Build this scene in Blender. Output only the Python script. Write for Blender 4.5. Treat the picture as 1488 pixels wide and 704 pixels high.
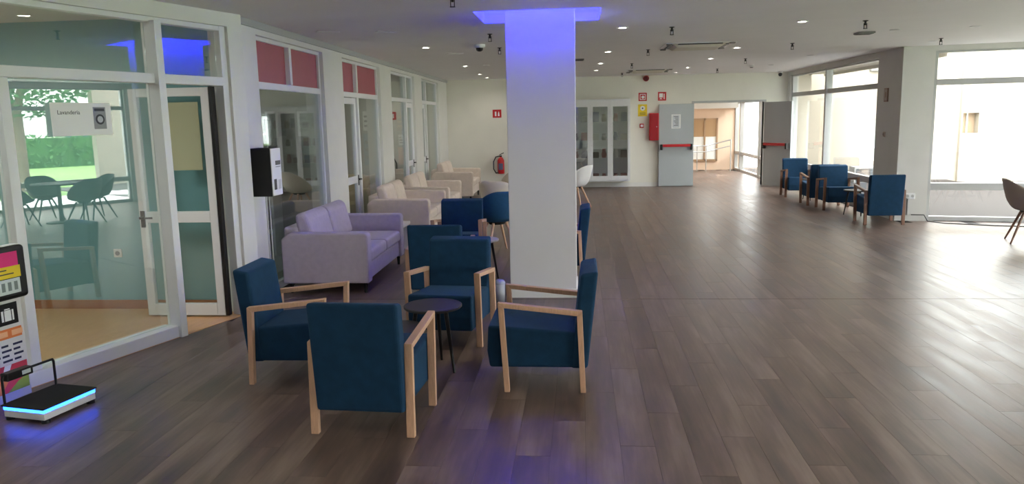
import bpy, math, random
from mathutils import Vector, Matrix
random.seed(7)
for o in list(bpy.data.objects): bpy.data.objects.remove(o)
S = bpy.context.scene
COL = S.collection
PI = math.pi

# ------------------------------------------------------------------ camera
F_PX, PITCH, ROLL, YAW, HCAM = 1130.0, math.atan(180/1130), 0.021, math.atan(101/1130), 1.75
fw = Vector((-math.sin(YAW)*math.cos(PITCH), math.cos(YAW)*math.cos(PITCH), -math.sin(PITCH)))
r0 = Vector((math.cos(YAW), math.sin(YAW), 0)); u0 = r0.cross(fw)
rt = r0*math.cos(ROLL) - u0*math.sin(ROLL); up = r0*math.sin(ROLL) + u0*math.cos(ROLL)
cd = bpy.data.cameras.new('camera'); cam = bpy.data.objects.new('camera', cd); COL.objects.link(cam)
M = Matrix.Identity(4)
for i in range(3):
    M[i][0] = rt[i]; M[i][1] = up[i]; M[i][2] = -fw[i]; M[i][3] = (0, 0, HCAM)[i]
cam.matrix_world = M
cd.sensor_width = 36; cd.lens = F_PX/1488*36; cd.clip_end = 300
S.camera = cam

# ------------------------------------------------------------------ sky, exposure
W = bpy.data.worlds.new('overcast_sky'); S.world = W; W.use_nodes = True
bg = W.node_tree.nodes['Background']
bg.inputs[0].default_value = (0.97, 0.98, 0.985, 1); bg.inputs[1].default_value = 4.0
S.view_settings.view_transform = 'Standard'; S.view_settings.look = 'None'
S.view_settings.gamma = 1; S.view_settings.use_curve_mapping = False
S.view_settings.exposure = 1.8

# ------------------------------------------------------------------ materials
def lin(r, g, b):
    f = lambda c: (c/255/12.92) if c/255 <= 0.04045 else ((c/255+0.055)/1.055)**2.4
    return (f(r), f(g), f(b), 1)
MATS = {}
def mat(name, rgb, rough=0.6, metal=0, noise=0.0, nscale=30, bump=0.0, bscale=200, sheen=0, emit=None, estr=0, spec=0.5, stretch=None, trans=0):
    if name in MATS: return MATS[name]
    m = bpy.data.materials.new(name); m.use_nodes = True
    nt = m.node_tree; b = nt.nodes['Principled BSDF']
    c = lin(*rgb)
    b.inputs['Base Color'].default_value = c
    b.inputs['Roughness'].default_value = rough; b.inputs['Metallic'].default_value = metal
    b.inputs['Specular IOR Level'].default_value = spec
    if sheen:
        b.inputs['Sheen Weight'].default_value = sheen; b.inputs['Sheen Roughness'].default_value = 0.4
        b.inputs['Sheen Tint'].default_value = tuple(min(1, x*2.5+0.05) for x in c[:3])+(1,)
    if trans: b.inputs['Transmission Weight'].default_value = trans
    if emit:
        b.inputs['Emission Color'].default_value = lin(*emit); b.inputs['Emission Strength'].default_value = estr
    if noise or bump:
        tc = nt.nodes.new('ShaderNodeTexCoord'); mp = nt.nodes.new('ShaderNodeMapping')
        nt.links.new(tc.outputs['Object'], mp.inputs[0])
        if stretch: mp.inputs['Scale'].default_value = stretch
    if noise:
        n = nt.nodes.new('ShaderNodeTexNoise'); n.inputs['Scale'].default_value = nscale; n.inputs['Detail'].default_value = 5
        nt.links.new(mp.outputs[0], n.inputs['Vector'])
        mr = nt.nodes.new('ShaderNodeMapRange'); mr.inputs[1].default_value = 0.3; mr.inputs[2].default_value = 0.7
        mr.inputs[3].default_value = 1-noise; mr.inputs[4].default_value = 1+noise
        nt.links.new(n.outputs[0], mr.inputs[0])
        mx = nt.nodes.new('ShaderNodeMix'); mx.data_type = 'RGBA'; mx.blend_type = 'MULTIPLY'; mx.inputs[0].default_value = 1
        mx.inputs[6].default_value = c; nt.links.new(mr.outputs[0], mx.inputs[7]); nt.links.new(mx.outputs[2], b.inputs['Base Color'])
    if bump:
        n2 = nt.nodes.new('ShaderNodeTexNoise'); n2.inputs['Scale'].default_value = bscale; n2.inputs['Detail'].default_value = 3
        nt.links.new(mp.outputs[0], n2.inputs['Vector'])
        bp = nt.nodes.new('ShaderNodeBump'); bp.inputs['Strength'].default_value = bump; bp.inputs['Distance'].default_value = 0.004
        nt.links.new(n2.outputs[0], bp.inputs['Height']); nt.links.new(bp.outputs[0], b.inputs['Normal'])
    MATS[name] = m; return m

def glass_mat(name, tint, refl=1.0, base=0.03, rough=0.0):
    m = bpy.data.materials.new(name); m.use_nodes = True; nt = m.node_tree; nt.nodes.clear()
    out = nt.nodes.new('ShaderNodeOutputMaterial'); mix = nt.nodes.new('ShaderNodeMixShader')
    tr = nt.nodes.new('ShaderNodeBsdfTransparent'); gl = nt.nodes.new('ShaderNodeBsdfGlossy'); fr = nt.nodes.new('ShaderNodeFresnel')
    tr.inputs[0].default_value = tint; gl.inputs['Roughness'].default_value = rough; gl.inputs['Color'].default_value = (1, 1, 1, 1)
    ge = nt.nodes.new('ShaderNodeNewGeometry'); io = nt.nodes.new('ShaderNodeMapRange')      # same index seen from either face
    io.inputs[3].default_value = 1.5; io.inputs[4].default_value = 1/1.5
    nt.links.new(ge.outputs['Backfacing'], io.inputs[0]); nt.links.new(io.outputs[0], fr.inputs[0])
    ma = nt.nodes.new('ShaderNodeMath'); ma.operation = 'MULTIPLY_ADD'; ma.use_clamp = True
    ma.inputs[1].default_value = refl; ma.inputs[2].default_value = base
    nt.links.new(fr.outputs[0], ma.inputs[0]); nt.links.new(ma.outputs[0], mix.inputs[0])
    nt.links.new(tr.outputs[0], mix.inputs[1]); nt.links.new(gl.outputs[0], mix.inputs[2]); nt.links.new(mix.outputs[0], out.inputs[0])
    MATS[name] = m; return m

PW, PL, PX0, SEAM = 0.185, 1.30, 0.02, 7.40       # floor planks: width, length, column origin, cross seam
def floor_mat():
    m = bpy.data.materials.new('vinyl_plank'); m.use_nodes = True; nt = m.node_tree; b = nt.nodes['Principled BSDF']
    N = nt.nodes.new; L = nt.links.new
    g = N('ShaderNodeNewGeometry'); sp = N('ShaderNodeSeparateXYZ'); L(g.outputs['Position'], sp.inputs[0])
    def math_(op, a, b_=None):
        n = N('ShaderNodeMath'); n.operation = op
        for i, v in enumerate((a, b_)):
            if v is None: continue
            if isinstance(v, (int, float)): n.inputs[i].default_value = v
            else: L(v, n.inputs[i])
        return n.outputs[0]
    col = math_('FLOOR', math_('DIVIDE', math_('SUBTRACT', sp.outputs[0], PX0), PW))
    off = math_('MULTIPLY', math_('FRACT', math_('MULTIPLY', col, 0.37)), PL)
    row = math_('FLOOR', math_('DIVIDE', math_('SUBTRACT', math_('SUBTRACT', sp.outputs[1], SEAM), off), PL))
    cb = N('ShaderNodeCombineXYZ'); L(col, cb.inputs[0]); L(row, cb.inputs[1])
    wn = N('ShaderNodeTexWhiteNoise'); wn.noise_dimensions = '2D'; L(cb.outputs[0], wn.inputs['Vector'])
    # streaky wood grain along Y
    def streak(sx, sy, scale, det):
        v = N('ShaderNodeCombineXYZ'); L(math_('MULTIPLY', sp.outputs[0], sx), v.inputs[0]); L(math_('MULTIPLY', sp.outputs[1], sy), v.inputs[1])
        L(math_('MULTIPLY', wn.outputs[0], 9.0), v.inputs[2])
        n = N('ShaderNodeTexNoise'); n.inputs['Scale'].default_value = scale; n.inputs['Detail'].default_value = det
        L(v.outputs[0], n.inputs['Vector']); return n.outputs[0]
    s1 = streak(7.3, 1.2, 1.0, 4); s2 = streak(53, 2.3, 1.0, 5)
    t = math_('ADD', math_('MULTIPLY', s1, 0.88), math_('MULTIPLY', s2, 0.18))
    t = math_('ADD', t, math_('MULTIPLY', math_('SUBTRACT', wn.outputs[0], 0.5), 0.07))
    cr = N('ShaderNodeValToRGB'); L(t, cr.inputs[0])
    e = cr.color_ramp.elements
    e[0].position = 0.30; e[0].color = lin(76, 62, 57); e[1].position = 0.78; e[1].color = lin(142, 123, 112)
    k = e.new(0.52); k.color = lin(106, 87, 78)
    L(cr.outputs[0], b.inputs['Base Color'])
    rr = N('ShaderNodeMapRange'); L(s1, rr.inputs[0]); rr.inputs[1].default_value = .3; rr.inputs[2].default_value = .7
    rr.inputs[3].default_value = 0.30; rr.inputs[4].default_value = 0.42; L(rr.outputs[0], b.inputs['Roughness'])
    b.inputs['Specular IOR Level'].default_value = 0.5
    bp = N('ShaderNodeBump'); bp.inputs['Strength'].default_value = 0.12; bp.inputs['Distance'].default_value = 0.002
    L(s2, bp.inputs['Height']); L(bp.outputs[0], b.inputs['Normal'])
    MATS['plank'] = m; return m

M_plank = floor_mat()
M_white = mat('white_paint', (222, 220, 216), 0.55, noise=0.02, nscale=4)
M_wall = mat('cream_wall', (226, 222, 212), 0.7, noise=0.02, nscale=3)
M_pillar = mat('grey_white_plaster', (205, 203, 199), 0.75, noise=0.03, nscale=3)
M_ceil = mat('ceiling_paint', (232, 230, 230), 0.75, noise=0.015, nscale=2)
M_alu = mat('white_lacquered_aluminium', (226, 226, 228), 0.35)
M_greyframe = mat('grey_aluminium', (176, 176, 176), 0.4)
M_glass = glass_mat('clear_glass', (0.97, 0.99, 0.98, 1), 1.0, 0.0)
M_glass_l = glass_mat('greenish_glass', (0.90, 0.94, 0.92, 1), 1.0, 0.10)
M_glass_s = glass_mat('smoky_glass', (0.76, 0.82, 0.80, 1), 1.0, 0.12)
M_pink = mat('pink_panel', (168, 84, 98), 0.45, noise=0.04, nscale=5)
M_blue = mat('blue_fabric', (24, 56, 84), 0.85, noise=0.12, nscale=14, bump=0.25, bscale=400, sheen=0.45, spec=0.2)
M_beech = mat('beech_wood', (206, 164, 134), 0.45, noise=0.10, nscale=6, stretch=(30, 30, 3))
M_walnut = mat('brown_wood', (120, 84, 66), 0.45, noise=0.10, nscale=6, stretch=(30, 30, 3))
M_lav = mat('lavender_fabric', (192, 180, 192), 0.9, noise=0.05, nscale=20, bump=0.2, bscale=300, sheen=0.15, spec=0.2)
M_beige = mat('beige_fabric', (214, 198, 186), 0.9, noise=0.05, nscale=20, bump=0.2, bscale=300, sheen=0.1, spec=0.2)
M_shellb = mat('beige_shell', (205, 194, 178), 0.7, noise=0.03)
M_shellw = mat('white_shell', (225, 224, 224), 0.5)
M_shellg = mat('taupe_shell', (150, 138, 130), 0.6)
M_shelld = mat('charcoal_shell', (52, 54, 58), 0.6)
M_black = mat('black_plastic', (16, 16, 17), 0.4)
M_blackmat = mat('black_matte', (20, 20, 22), 0.75)
M_darkmetal = mat('dark_metal', (34, 34, 36), 0.35, metal=0.4)
M_chrome = mat('brushed_steel', (190, 190, 192), 0.3, metal=1)
M_greydoor = mat('grey_steel_door', (172, 177, 180), 0.45, noise=0.015, nscale=3)
M_greyleaf = M_greydoor
M_red = mat('signal_red', (196, 26, 34), 0.4)
M_redsign = mat('sign_red', (190, 30, 34), 0.5)
M_yellow = mat('sign_yellow', (236, 206, 40), 0.5)
M_paper = mat('paper_white', (238, 238, 236), 0.7)
M_ink = mat('ink_grey', (70, 70, 74), 0.8)
M_teal = mat('teal_wall', (122, 168, 174), 0.75, noise=0.03, nscale=2)
M_tan = mat('tan_laminate', (214, 166, 118), 0.4, noise=0.06, nscale=5, stretch=(6, 1, 1))
M_tanbase = mat('brown_skirting', (160, 104, 70), 0.5)
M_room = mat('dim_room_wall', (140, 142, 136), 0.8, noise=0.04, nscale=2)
M_peach = mat('peach_wall', (232, 205, 182), 0.75, noise=0.02, nscale=2)
M_facade = mat('cream_facade', (160, 151, 137), 0.85, noise=0.03, nscale=1.2, bump=0.1, bscale=60)
M_paver = mat('pale_paver', (224, 222, 220), 0.7, noise=0.06, nscale=6)
M_joint = mat('dark_joint', (84, 82, 80), 0.9)
M_niche = mat('brown_recess', (150, 128, 104), 0.8)
M_lawn = mat('lawn_green', (124, 160, 92), 0.9, noise=0.25, nscale=3)
M_leaf = mat('leaf_green', (60, 104, 50), 0.8, noise=0.3, nscale=6)
M_bark = mat('bark', (120, 104, 90), 0.9, noise=0.2, nscale=10)
M_led = mat('blue_led', (30, 40, 255), 0.5, emit=(32, 34, 255), estr=46)
M_led2 = mat('cyan_blue_led', (40, 90, 255), 0.5, emit=(30, 84, 255), estr=4)
M_lamp = mat('lit_lamp', (255, 250, 240), 0.5, emit=(255, 246, 232), estr=22)
M_lampoff = mat('dull_lamp', (215, 212, 206), 0.4)
M_pinklab = mat('magenta_label', (222, 40, 120), 0.5)
M_orange = mat('orange_label', (232, 130, 70), 0.5)
M_wicker = mat('wicker_tan', (196, 160, 100), 0.8, noise=0.2, nscale=40)
M_curtain = mat('pale_curtain', (206, 222, 222), 0.8)
M_gback = mat('underlay_dark', (48, 42, 40), 0.9)

# ------------------------------------------------------------------ mesh builder
class MB:
    def __init__(s): s.v = []; s.f = []; s.m = Matrix.Identity(4)
    def add(s, vs, fs):
        k = len(s.v); s.v += [tuple(s.m @ Vector(v)) for v in vs]; s.f += [tuple(i+k for i in f) for f in fs]; return s
    def box(s, x0, x1, y0, y1, z0, z1):
        if x0 > x1: x0, x1 = x1, x0
        if y0 > y1: y0, y1 = y1, y0
        if z0 > z1: z0, z1 = z1, z0
        return s.add([(x0,y0,z0),(x1,y0,z0),(x1,y1,z0),(x0,y1,z0),(x0,y0,z1),(x1,y0,z1),(x1,y1,z1),(x0,y1,z1)],
              [(3,2,1,0),(4,5,6,7),(0,1,5,4),(1,2,6,5),(2,3,7,6),(3,0,4,7)])
    def prism(s, poly, a, b, axis='z'):      # poly CCW list of 2D points extruded a..b along axis
        n = len(poly)
        def P(p, t): return (p[0], p[1], t) if axis == 'z' else ((t, p[0], p[1]) if axis == 'x' else (p[0], t, p[1]))
        vs = [P(p, a) for p in poly]+[P(p, b) for p in poly]
        fs = [tuple(range(n-1, -1, -1)), tuple(range(n, 2*n))]+[(i, (i+1) % n, n+(i+1) % n, n+i) for i in range(n)]
        if axis == 'y': fs = [tuple(reversed(f)) for f in fs]
        return s.add(vs, fs)
    def cyl(s, p0, p1, ra, rb=None, n=12, cap=True):
        rb = ra if rb is None else rb
        p0 = Vector(p0); p1 = Vector(p1); d = (p1-p0).normalized()
        a = d.orthogonal().normalized(); b = d.cross(a)
        vs = []
        for p, r in ((p0, ra), (p1, rb)):
            for i in range(n):
                t = 2*PI*i/n; vs.append(tuple(p+(a*math.cos(t)+b*math.sin(t))*r))
        fs = [(i, (i+1) % n, n+(i+1) % n, n+i) for i in range(n)]
        if cap: fs += [tuple(range(n-1, -1, -1)), tuple(range(n, 2*n))]
        return s.add(vs, fs)
    def tube(s, pts, r, n=8):
        for a, b in zip(pts[:-1], pts[1:]): s.cyl(a, b, r, n=n)
        for p in pts[1:-1]: s.ball(p, r, 8, 5)
        return s
    def ball(s, c, r, n=12, k=8, sz=1):
        prof = [(r*math.sin(PI*i/k), -r*sz*math.cos(PI*i/k)) for i in range(k+1)]
        return s.lathe(prof, n, c)
    def lathe(s, prof, n=24, c=(0, 0, 0)):
        vs = []; fs = []
        for r, z in prof:
            for i in range(n):
                t = 2*PI*i/n; vs.append((c[0]+max(r, 1e-5)*math.cos(t), c[1]+max(r, 1e-5)*math.sin(t), c[2]+z))
        for j in range(len(prof)-1):
            for i in range(n): fs.append((j*n+i, j*n+(i+1) % n, (j+1)*n+(i+1) % n, (j+1)*n+i))
        return s.add(vs, fs)
    def build(s, name, m, parent=None, bevel=0, seg=2, smooth=False, solid=0, sub=0):
        me = bpy.data.meshes.new(name); me.from_pydata(s.v, [], s.f); me.update(); me.materials.append(m)
        o = bpy.data.objects.new(name, me); COL.objects.link(o)
        if parent is not None: o.parent = parent
        if smooth:
            for p in me.polygons: p.use_smooth = True
        if solid: d = o.modifiers.new('s', 'SOLIDIFY'); d.thickness = solid; d.offset = 0
        if bevel: d = o.modifiers.new('b', 'BEVEL'); d.width = bevel; d.segments = seg; d.limit_method = 'ANGLE'; d.angle_limit = 0.6
        if sub: d = o.modifiers.new('u', 'SUBSURF'); d.levels = sub; d.render_levels = sub
        return o
def B(*a): return MB().box(*a)
def tag(o, label, cat=None, group=None, kind=None):
    o['label'] = label
    if cat: o['category'] = cat
    if group: o['group'] = group
    if kind: o['kind'] = kind
    return o
def thing(name, label, cat, loc=(0, 0, 0), rz=0, group=None, kind=None):
    o = bpy.data.objects.new(name, None); COL.objects.link(o); o.empty_display_size = 0.1
    o.location = loc; o.rotation_euler = (0, 0, rz); return tag(o, label, cat, group, kind)
def dup(root, label, loc, rz=0, group=None):
    def cp(o, par):
        c = o.copy(); COL.objects.link(c)
        if par is not None: c.parent = par
        for k in o.children: cp(k, c)
        return c
    r = cp(root, None); r.location = loc; r.rotation_euler = (0, 0, rz); r['label'] = label
    if group: r['group'] = group
    return r
def text_mesh(name, body, size, m, parent, loc, rot, depth=0.001, align='LEFT'):
    c = bpy.data.curves.new(name, 'FONT'); c.body = body; c.size = size; c.extrude = depth/2; c.align_x = align; c.align_y = 'CENTER'; c.resolution_u = 3
    t = bpy.data.objects.new(name, c); COL.objects.link(t); bpy.context.view_layer.update()
    me = bpy.data.meshes.new_from_object(t.evaluated_get(bpy.context.evaluated_depsgraph_get()))
    bpy.data.objects.remove(t); me.materials.clear(); me.materials.append(m)
    o = bpy.data.objects.new(name, me); COL.objects.link(o); o.parent = parent; o.location = loc; o.rotation_euler = rot
    return o
def stuc(name, mb, m, label, cat, parent=None, **k):
    o = mb.build(name, m, parent, **k); return tag(o, label, cat, kind='structure')

# ------------------------------------------------------------------ plan points
CH = 2.72
YB = 19.6                                     # far (door) wall
A = Vector((-3.10, 6.95)); D = Vector((-3.32, YB)); NV = Vector((-.30, -.954)).normalized()
VW = (D-A).normalized()
C1 = Vector((5.0, YB)); C2 = Vector((5.01, 13.86)); C3 = Vector((5.02, 12.87)); C4 = Vector((9.0, 12.0))
def ang(v): return math.atan2(v.y, v.x)

# ------------------------------------------------------------------ floor
fl = stuc('floor', B(-9.6, 9.2, -4.2, 26, -0.12, -0.004), M_gback, 'grey brown wood-look vinyl plank floor', 'floor')
pm = B(0.0006, PW-0.0006, 0.0008, PL-0.0008, -0.0039, 0)
pmesh = None; n_obj = 0
def vis(x, y):
    v = Vector((x, y, -HCAM)); d = v.dot(fw)
    if d < 0.5: return None
    px = 744+F_PX*v.dot(rt)/d; py = 352-F_PX*v.dot(up)/d
    return d if (-40 < px < 1528 and py < 760) else None
cells = []
c0 = int(math.floor((-6.9-PX0)/PW)); c1 = int(math.ceil((9.1-PX0)/PW))
for c in range(c0, c1):
    x = PX0+c*PW; off = (c*0.37) % 1.0*PL
    for r in range(-10, 16):
        y = SEAM+off+r*PL
        if y+PL < -4 or y > 26: continue
        for part in (0, 1):                      # a plank is cut where it crosses the seam
            ya, yb = y, y+PL
            if ya < SEAM-1e-3 < SEAM < yb-1e-3:
                ya, yb = (ya, SEAM-0.004) if part == 0 else (SEAM+0.004, yb)
            elif part: continue
            if yb-ya < 0.02: continue
            xc, yc = x+PW/2, (ya+yb)/2
            if xc < -3.05 and yc > 6.9: continue
            if yc < 6.95 and xc < A.x+(yc-A.y)*(NV.x/NV.y)-0.1: continue
            if xc > 4.95 and yc > 12.87-(xc-5.02)*0.219+0.2: continue
            if yc > 25.2: continue
            cells.append((min([q for q in (vis(xc, ya), vis(xc, yc), vis(xc, yb)) if q] or [999]), x, ya, yb))
cells.sort()
rest = MB()
for k, (d, x, ya, yb) in enumerate(cells):
    if k < 300 and d < 900:
        if yb-ya > PL-1e-4:
            if pmesh is None:
                o = pm.build('plank', M_plank, fl); pmesh = o.data
            else:
                o = bpy.data.objects.new('plank', pmesh); COL.objects.link(o); o.parent = fl
            o.location = (x, ya, 0)
        else:
            o = B(0.0006, PW-0.0006, 0.0008, yb-ya-0.0008, -0.0039, 0).build('plank', M_plank, fl); o.location = (x, ya, 0)
    else: rest.box(x+0.0006, x+PW-0.0006, ya+0.0008, yb-0.0008, -0.0039, 0)
ro = rest.build('plank_field', M_plank, fl); ro['kind'] = 'stuff'
stuc('floor_laundry', MB().prism([(-9.5, 0), (A.x+7.28*NV.x+.06, 0), (A.x+.05, A.y), (A.x+.05, 7.1), (-9.5, 7.1)], -0.0035, 0.004), M_tan, 'tan laminate floor of the laundry room behind the glass', 'floor')
stuc('floor_shops', B(-6.6, -3.36, 7.2, 19.6, -0.0035, 0.001), M_room, 'dull floor of the rooms behind the left glazing', 'floor')

# ------------------------------------------------------------------ ceiling with coffer
CX0, CX1, CY0, CY1 = -0.97, 0.20, 7.30, 8.22
cm = MB()
cm.box(-9.5, CX0, -4.2, 12.0, CH, CH+.08).box(CX1, 9.1, -4.2, 12.0, CH, CH+.08)
cm.box(CX0, CX1, -4.2, CY0, CH, CH+.08).box(CX0, CX1, CY1, 12.0, CH, CH+.08)
cm.box(-9.5, 5.12, 12.0, 19.75, CH, CH+.08)
cm.prism([(5.12, 12.0), (9.1, 12.0), (9.1, 12.08), (5.12, 13.0)], CH, CH+.08)
ceil = stuc('ceiling', cm, M_ceil, 'flat pale grey ceiling dotted with downlights and sprinklers', 'ceiling')
k = MB(); t = .03; zt = CH+.24
k.box(CX0-t, CX0, CY0-t, CY1+t, CH+.0801, zt).box(CX1, CX1+t, CY0-t, CY1+t, CH+.0801, zt)
k.box(CX0, CX1, CY0-t, CY0, CH+.0801, zt).box(CX0, CX1, CY1, CY1+t, CH+.0801, zt).box(CX0-t, CX1+t, CY0-t, CY1+t, zt, zt+.03)
k.build('coffer_box', M_white, ceil)
for (x0, x1, y0, y1) in ((CX0, CX0+.012, CY0+.05, CY1-.05), (CX1-.012, CX1, CY0+.05, CY1-.05), (CX0+.05, CX1-.05, CY0, CY0+.012), (CX0+.05, CX1-.05, CY1-.012, CY1)):
    B(x0, x1, y0, y1, CH+.18, CH+.20).build('led_strip', M_led, ceil)

# ------------------------------------------------------------------ walls
def frame_root(name, label, cat, P, v, kind='structure'):
    return thing(name, label, cat, (P.x, P.y, 0), ang(v), kind=kind)
# left wall (local x along wall, +y outward to the side rooms)
bays = [(0.53, 2.62), (3.46, 5.57), (6.38, 8.46), (9.25, 11.36)]
LEN = (D-A).length
w = MB(); prev = 0.06
for b0, b1 in bays+[(LEN, None)]:
    w.box(prev, b0, 0, 0.24, 0, 2.60); prev = b1
w.box(0.0, LEN, 0, 0.24, 2.60, CH)
wl = stuc('wall_left', w, M_white, 'white left wall of wide posts framing four tall glazed bays', 'wall')
wl.location = (A.x, A.y, 0); wl.rotation_euler = (0, 0, ang(VW))
stuc('baseboard_left', B(0, .004, 0, .004, 0, .004) if False else MB().box(0.06, 0.53, -.012, -0.0005, 0, .08).box(2.62, 3.46, -.012, -0.0005, 0, .08).box(5.57, 6.38, -.012, -0.0005, 0, .08).box(8.46, 9.25, -.012, -0.0005, 0, .08).box(11.36, LEN, -.012, -0.0005, 0, .08),
     M_white, 'low white skirting along the left wall posts', 'baseboard')
bl = bpy.data.objects['baseboard_left']; bl.location = wl.location; bl.rotation_euler = wl.rotation_euler
tr = stuc('shadow_gap_strip', B(0.0, LEN, -.03, -0.001, 2.655, 2.719), M_greyframe, 'grey strip imitating the shadow gap under the ceiling along the left wall', 'trim')  # solid grey strip in place of the dark shadow gap line
tr.location = wl.location; tr.rotation_euler = wl.rotation_euler

def leaf(root, x0, x1, z0, z1, y, st=.09, mid=None, hx=None, glass=M_glass_s, both=False, fm=M_alu):
    m = MB(); y0, y1 = y-.025, y+.025
    m.box(x0, x0+st, y0, y1, z0, z1).box(x1-st, x1, y0, y1, z0, z1).box(x0+st, x1-st, y0, y1, z1-st, z1).box(x0+st, x1-st, y0, y1, z0, z0+.11)
    if mid: m.box(x0+st, x1-st, y0, y1, mid-.05, mid+.05)
    m.build('leaf_frame', fm, root, bevel=.004)
    zs = [z0+.11, mid-.05, mid+.05, z1-st] if mid else [z0+.11, z1-st]
    for a, b in zip(zs[::2], zs[1::2]): B(x0+st, x1-st, y-.003, y+.003, a, b).build('pane', glass, root)
    if hx:
        h = MB()
        for sgn in ((-1, 1) if both else (-1,)):
            yy = y+sgn*.026
            h.cyl((hx, yy, mid), (hx, yy+sgn*.05, mid), .012).cyl((hx, yy+sgn*.045, mid), (hx-.11, yy+sgn*.045, mid), .009)
        h.box(hx-.02, hx+.02, y-.032, y+.032, mid-.09, mid+.06)
        h.build('handle', M_darkmetal, root)

bay_lab = ['first bay of left glazing with two pink panels over one large pane', 'second bay of left glazing with pink panels over a door and pane',
           'third bay of left glazing with clear dark toplights', 'farthest bay of left glazing beside the far wall']
mull = [1.52, 4.25, 7.72, 9.83]
for i, (b0, b1) in enumerate(bays):
    r = thing('window_%d' % (i+1), bay_lab[i], 'window', wl.location, ang(VW), kind='structure')
    f = MB(); y0, y1 = .045, .105; e = .05; z0 = .02
    f.box(b0, b0+e, y0, y1, z0, 2.60).box(b1-e, b1, y0, y1, z0, 2.60).box(b0+e, b1-e, y0, y1, 2.56, 2.60).box(b0+e, b1-e, y0, y1, 2.09, 2.16).box(b0+e, b1-e, y0, y1, z0, .1)
    mu = mull[i]; f.box(mu-.035, mu+.035, y0-.025, y1, 2.16, 2.56)
    if i: f.box(mu-.035, mu+.035, y0-.025, y1, .1, 2.09)
    f.build('frame', M_alu, r, bevel=.004)
    for a, b in ((b0+e, mu-.035), (mu+.035, b1-e)):
        B(a, b, .072, .078, 2.16, 2.56).build('toplight_panel' if i < 2 else 'pane', M_pink if i < 2 else M_glass_s, r)
    if i == 0: B(b0+e, b1-e, .072, .078, .1, 2.09).build('pane', M_glass_s, r)
    elif i in (1, 3):
        B(mu+.035, b1-e, .072, .078, .1, 2.09).build('pane', M_glass_s, r)
    else: B(b0+e, mu-.035, .072, .078, .1, 2.09).build('pane', M_glass_s, r)
for n, (i, x0, x1, hx) in enumerate(((1, bays[1][0]+.055, mull[1]-.04, mull[1]-.08), (2, mull[2]+.04, bays[2][1]-.055, bays[2][1]-.1), (3, bays[3][0]+.055, mull[3]-.04, mull[3]-.08))):
    r = thing('door_%d' % (n+1), ['closed white glazed door under the pink panels of the second bay', 'narrow white glazed door in the third bay', 'closed white glazed door in the farthest bay'][n], 'door', wl.location, ang(VW), kind='structure')
    leaf(r, x0, x1, .11, 2.08, .075, .085, .92, hx)

# rooms behind the left wall
stuc('wall_shops', MB().box(-6.6, -6.5, 7.2, 19.7, 0, CH).box(-6.5, -3.6, 7.12, 7.2, 0, CH).box(-6.5, -3.65, 19.6, 19.7, 0, CH).box(-6.5, -3.42, 10.25, 10.31, 0, CH).box(-6.5, -3.5, 13.2, 13.26, 0, CH).box(-6.5, -3.53, 16.1, 16.16, 0, CH), M_room, 'dim grey walls of the rooms behind the left glazing', 'wall')

# near-left glazed front of the laundry (local x runs from bend towards the camera, -y side is... room is on local +y)
AN = ang(NV)
def nroot(name, label, cat): return thing(name, label, cat, (A.x, A.y, 0), AN, kind='structure')
# local frame: x along NV, y = left-hand normal; NV=(-.3,-.95) -> left normal = (.95,-.3) = into the hall
wn = MB(); wn.box(-.06, .12, -.18, .05, 0, 2.60).box(-.06, 7.4, -.18, .05, 2.60, CH).box(4.3, 7.4, -.18, .05, 0, 2.6)
o = stuc('wall_left_near', wn, M_white, 'white post and band around the near-left laundry glazing', 'wall'); o.location = (A.x, A.y, 0); o.rotation_euler = (0, 0, AN)
r = nroot('window_5', 'large near-left laundry window with greenish glass in white frame', 'window')
f = MB(); y0, y1 = -.07, .0
f.box(.12, .19, y0, .02, 0, 2.6)                                # jamb by the post
f.box(.885, .955, y0, .075, 0, 2.57)                             # mullion, deep
f.box(.19, 4.3, y0, .02, 2.56, 2.6)
f.box(.955, 4.3, y0, .035, 2.085, 2.16).box(.19, .885, y0, .035, 2.085, 2.16)
f.box(2.13, 2.21, y0, .02, 0, 2.085).box(3.4, 3.48, y0, .02, 0, 2.56).box(2.13, 2.2, y0, .02, 2.16, 2.56) if False else f.box(2.15, 2.22, y0, .02, .1, 2.085).box(3.4, 3.48, y0, .02, .1, 2.56)
f.box(4.24, 4.3, y0, .02, .1, 2.56)
f.build('frame', M_alu, r, bevel=.004)
B(.955, 4.3, y0-.03, .05, 0, .10).build('curb', M_alu, r, bevel=.006)
for a, b, z0, z1 in ((.955, 2.15, .1, 2.085), (2.22, 3.4, .1, 2.085), (.955, 3.4, 2.16, 2.56), (.19, .885, 2.16, 2.56), (3.48, 4.24, .1, 2.085), (3.48, 4.24, 2.16, 2.56)):
    B(a, b, -.043, -.037, z0, z1).build('pane', M_glass_l, r)
# open door leaf inside the laundry
r = thing('door_4', 'open white glazed laundry door swung inward against the teal wall', 'door', (-3.24, 6.70, 0), PI, kind='structure')
leaf(r, 0.0, .74, .02, 2.075, 0, .075, .93, .705, glass=M_glass, both=True)
B(.12, .50, -.0105, -.0045, 1.35, 1.95).build('paper', mat('buff_paper', (196, 190, 160), .8), r)
B(-.035, -.004, -.03, .03, .02, 2.08).build('hinge_gasket', M_black, r)
tl = MB().box(-9.5, -3.22, 7.0, 7.1, 0, CH).box(-9.6, -9.5, -.1, 7.1, 0, CH).box(-9.5, -5.3, -.1, 0, 0, CH)
stuc('wall_laundry', tl, M_teal, 'teal back wall of the laundry room behind the near-left glass', 'wall')
stuc('baseboard_laundry', B(-9.4, -3.3, 6.985, 6.9995, 0.0045, .09), M_tanbase, 'brown skirting at the foot of the teal laundry wall', 'baseboard')
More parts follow.
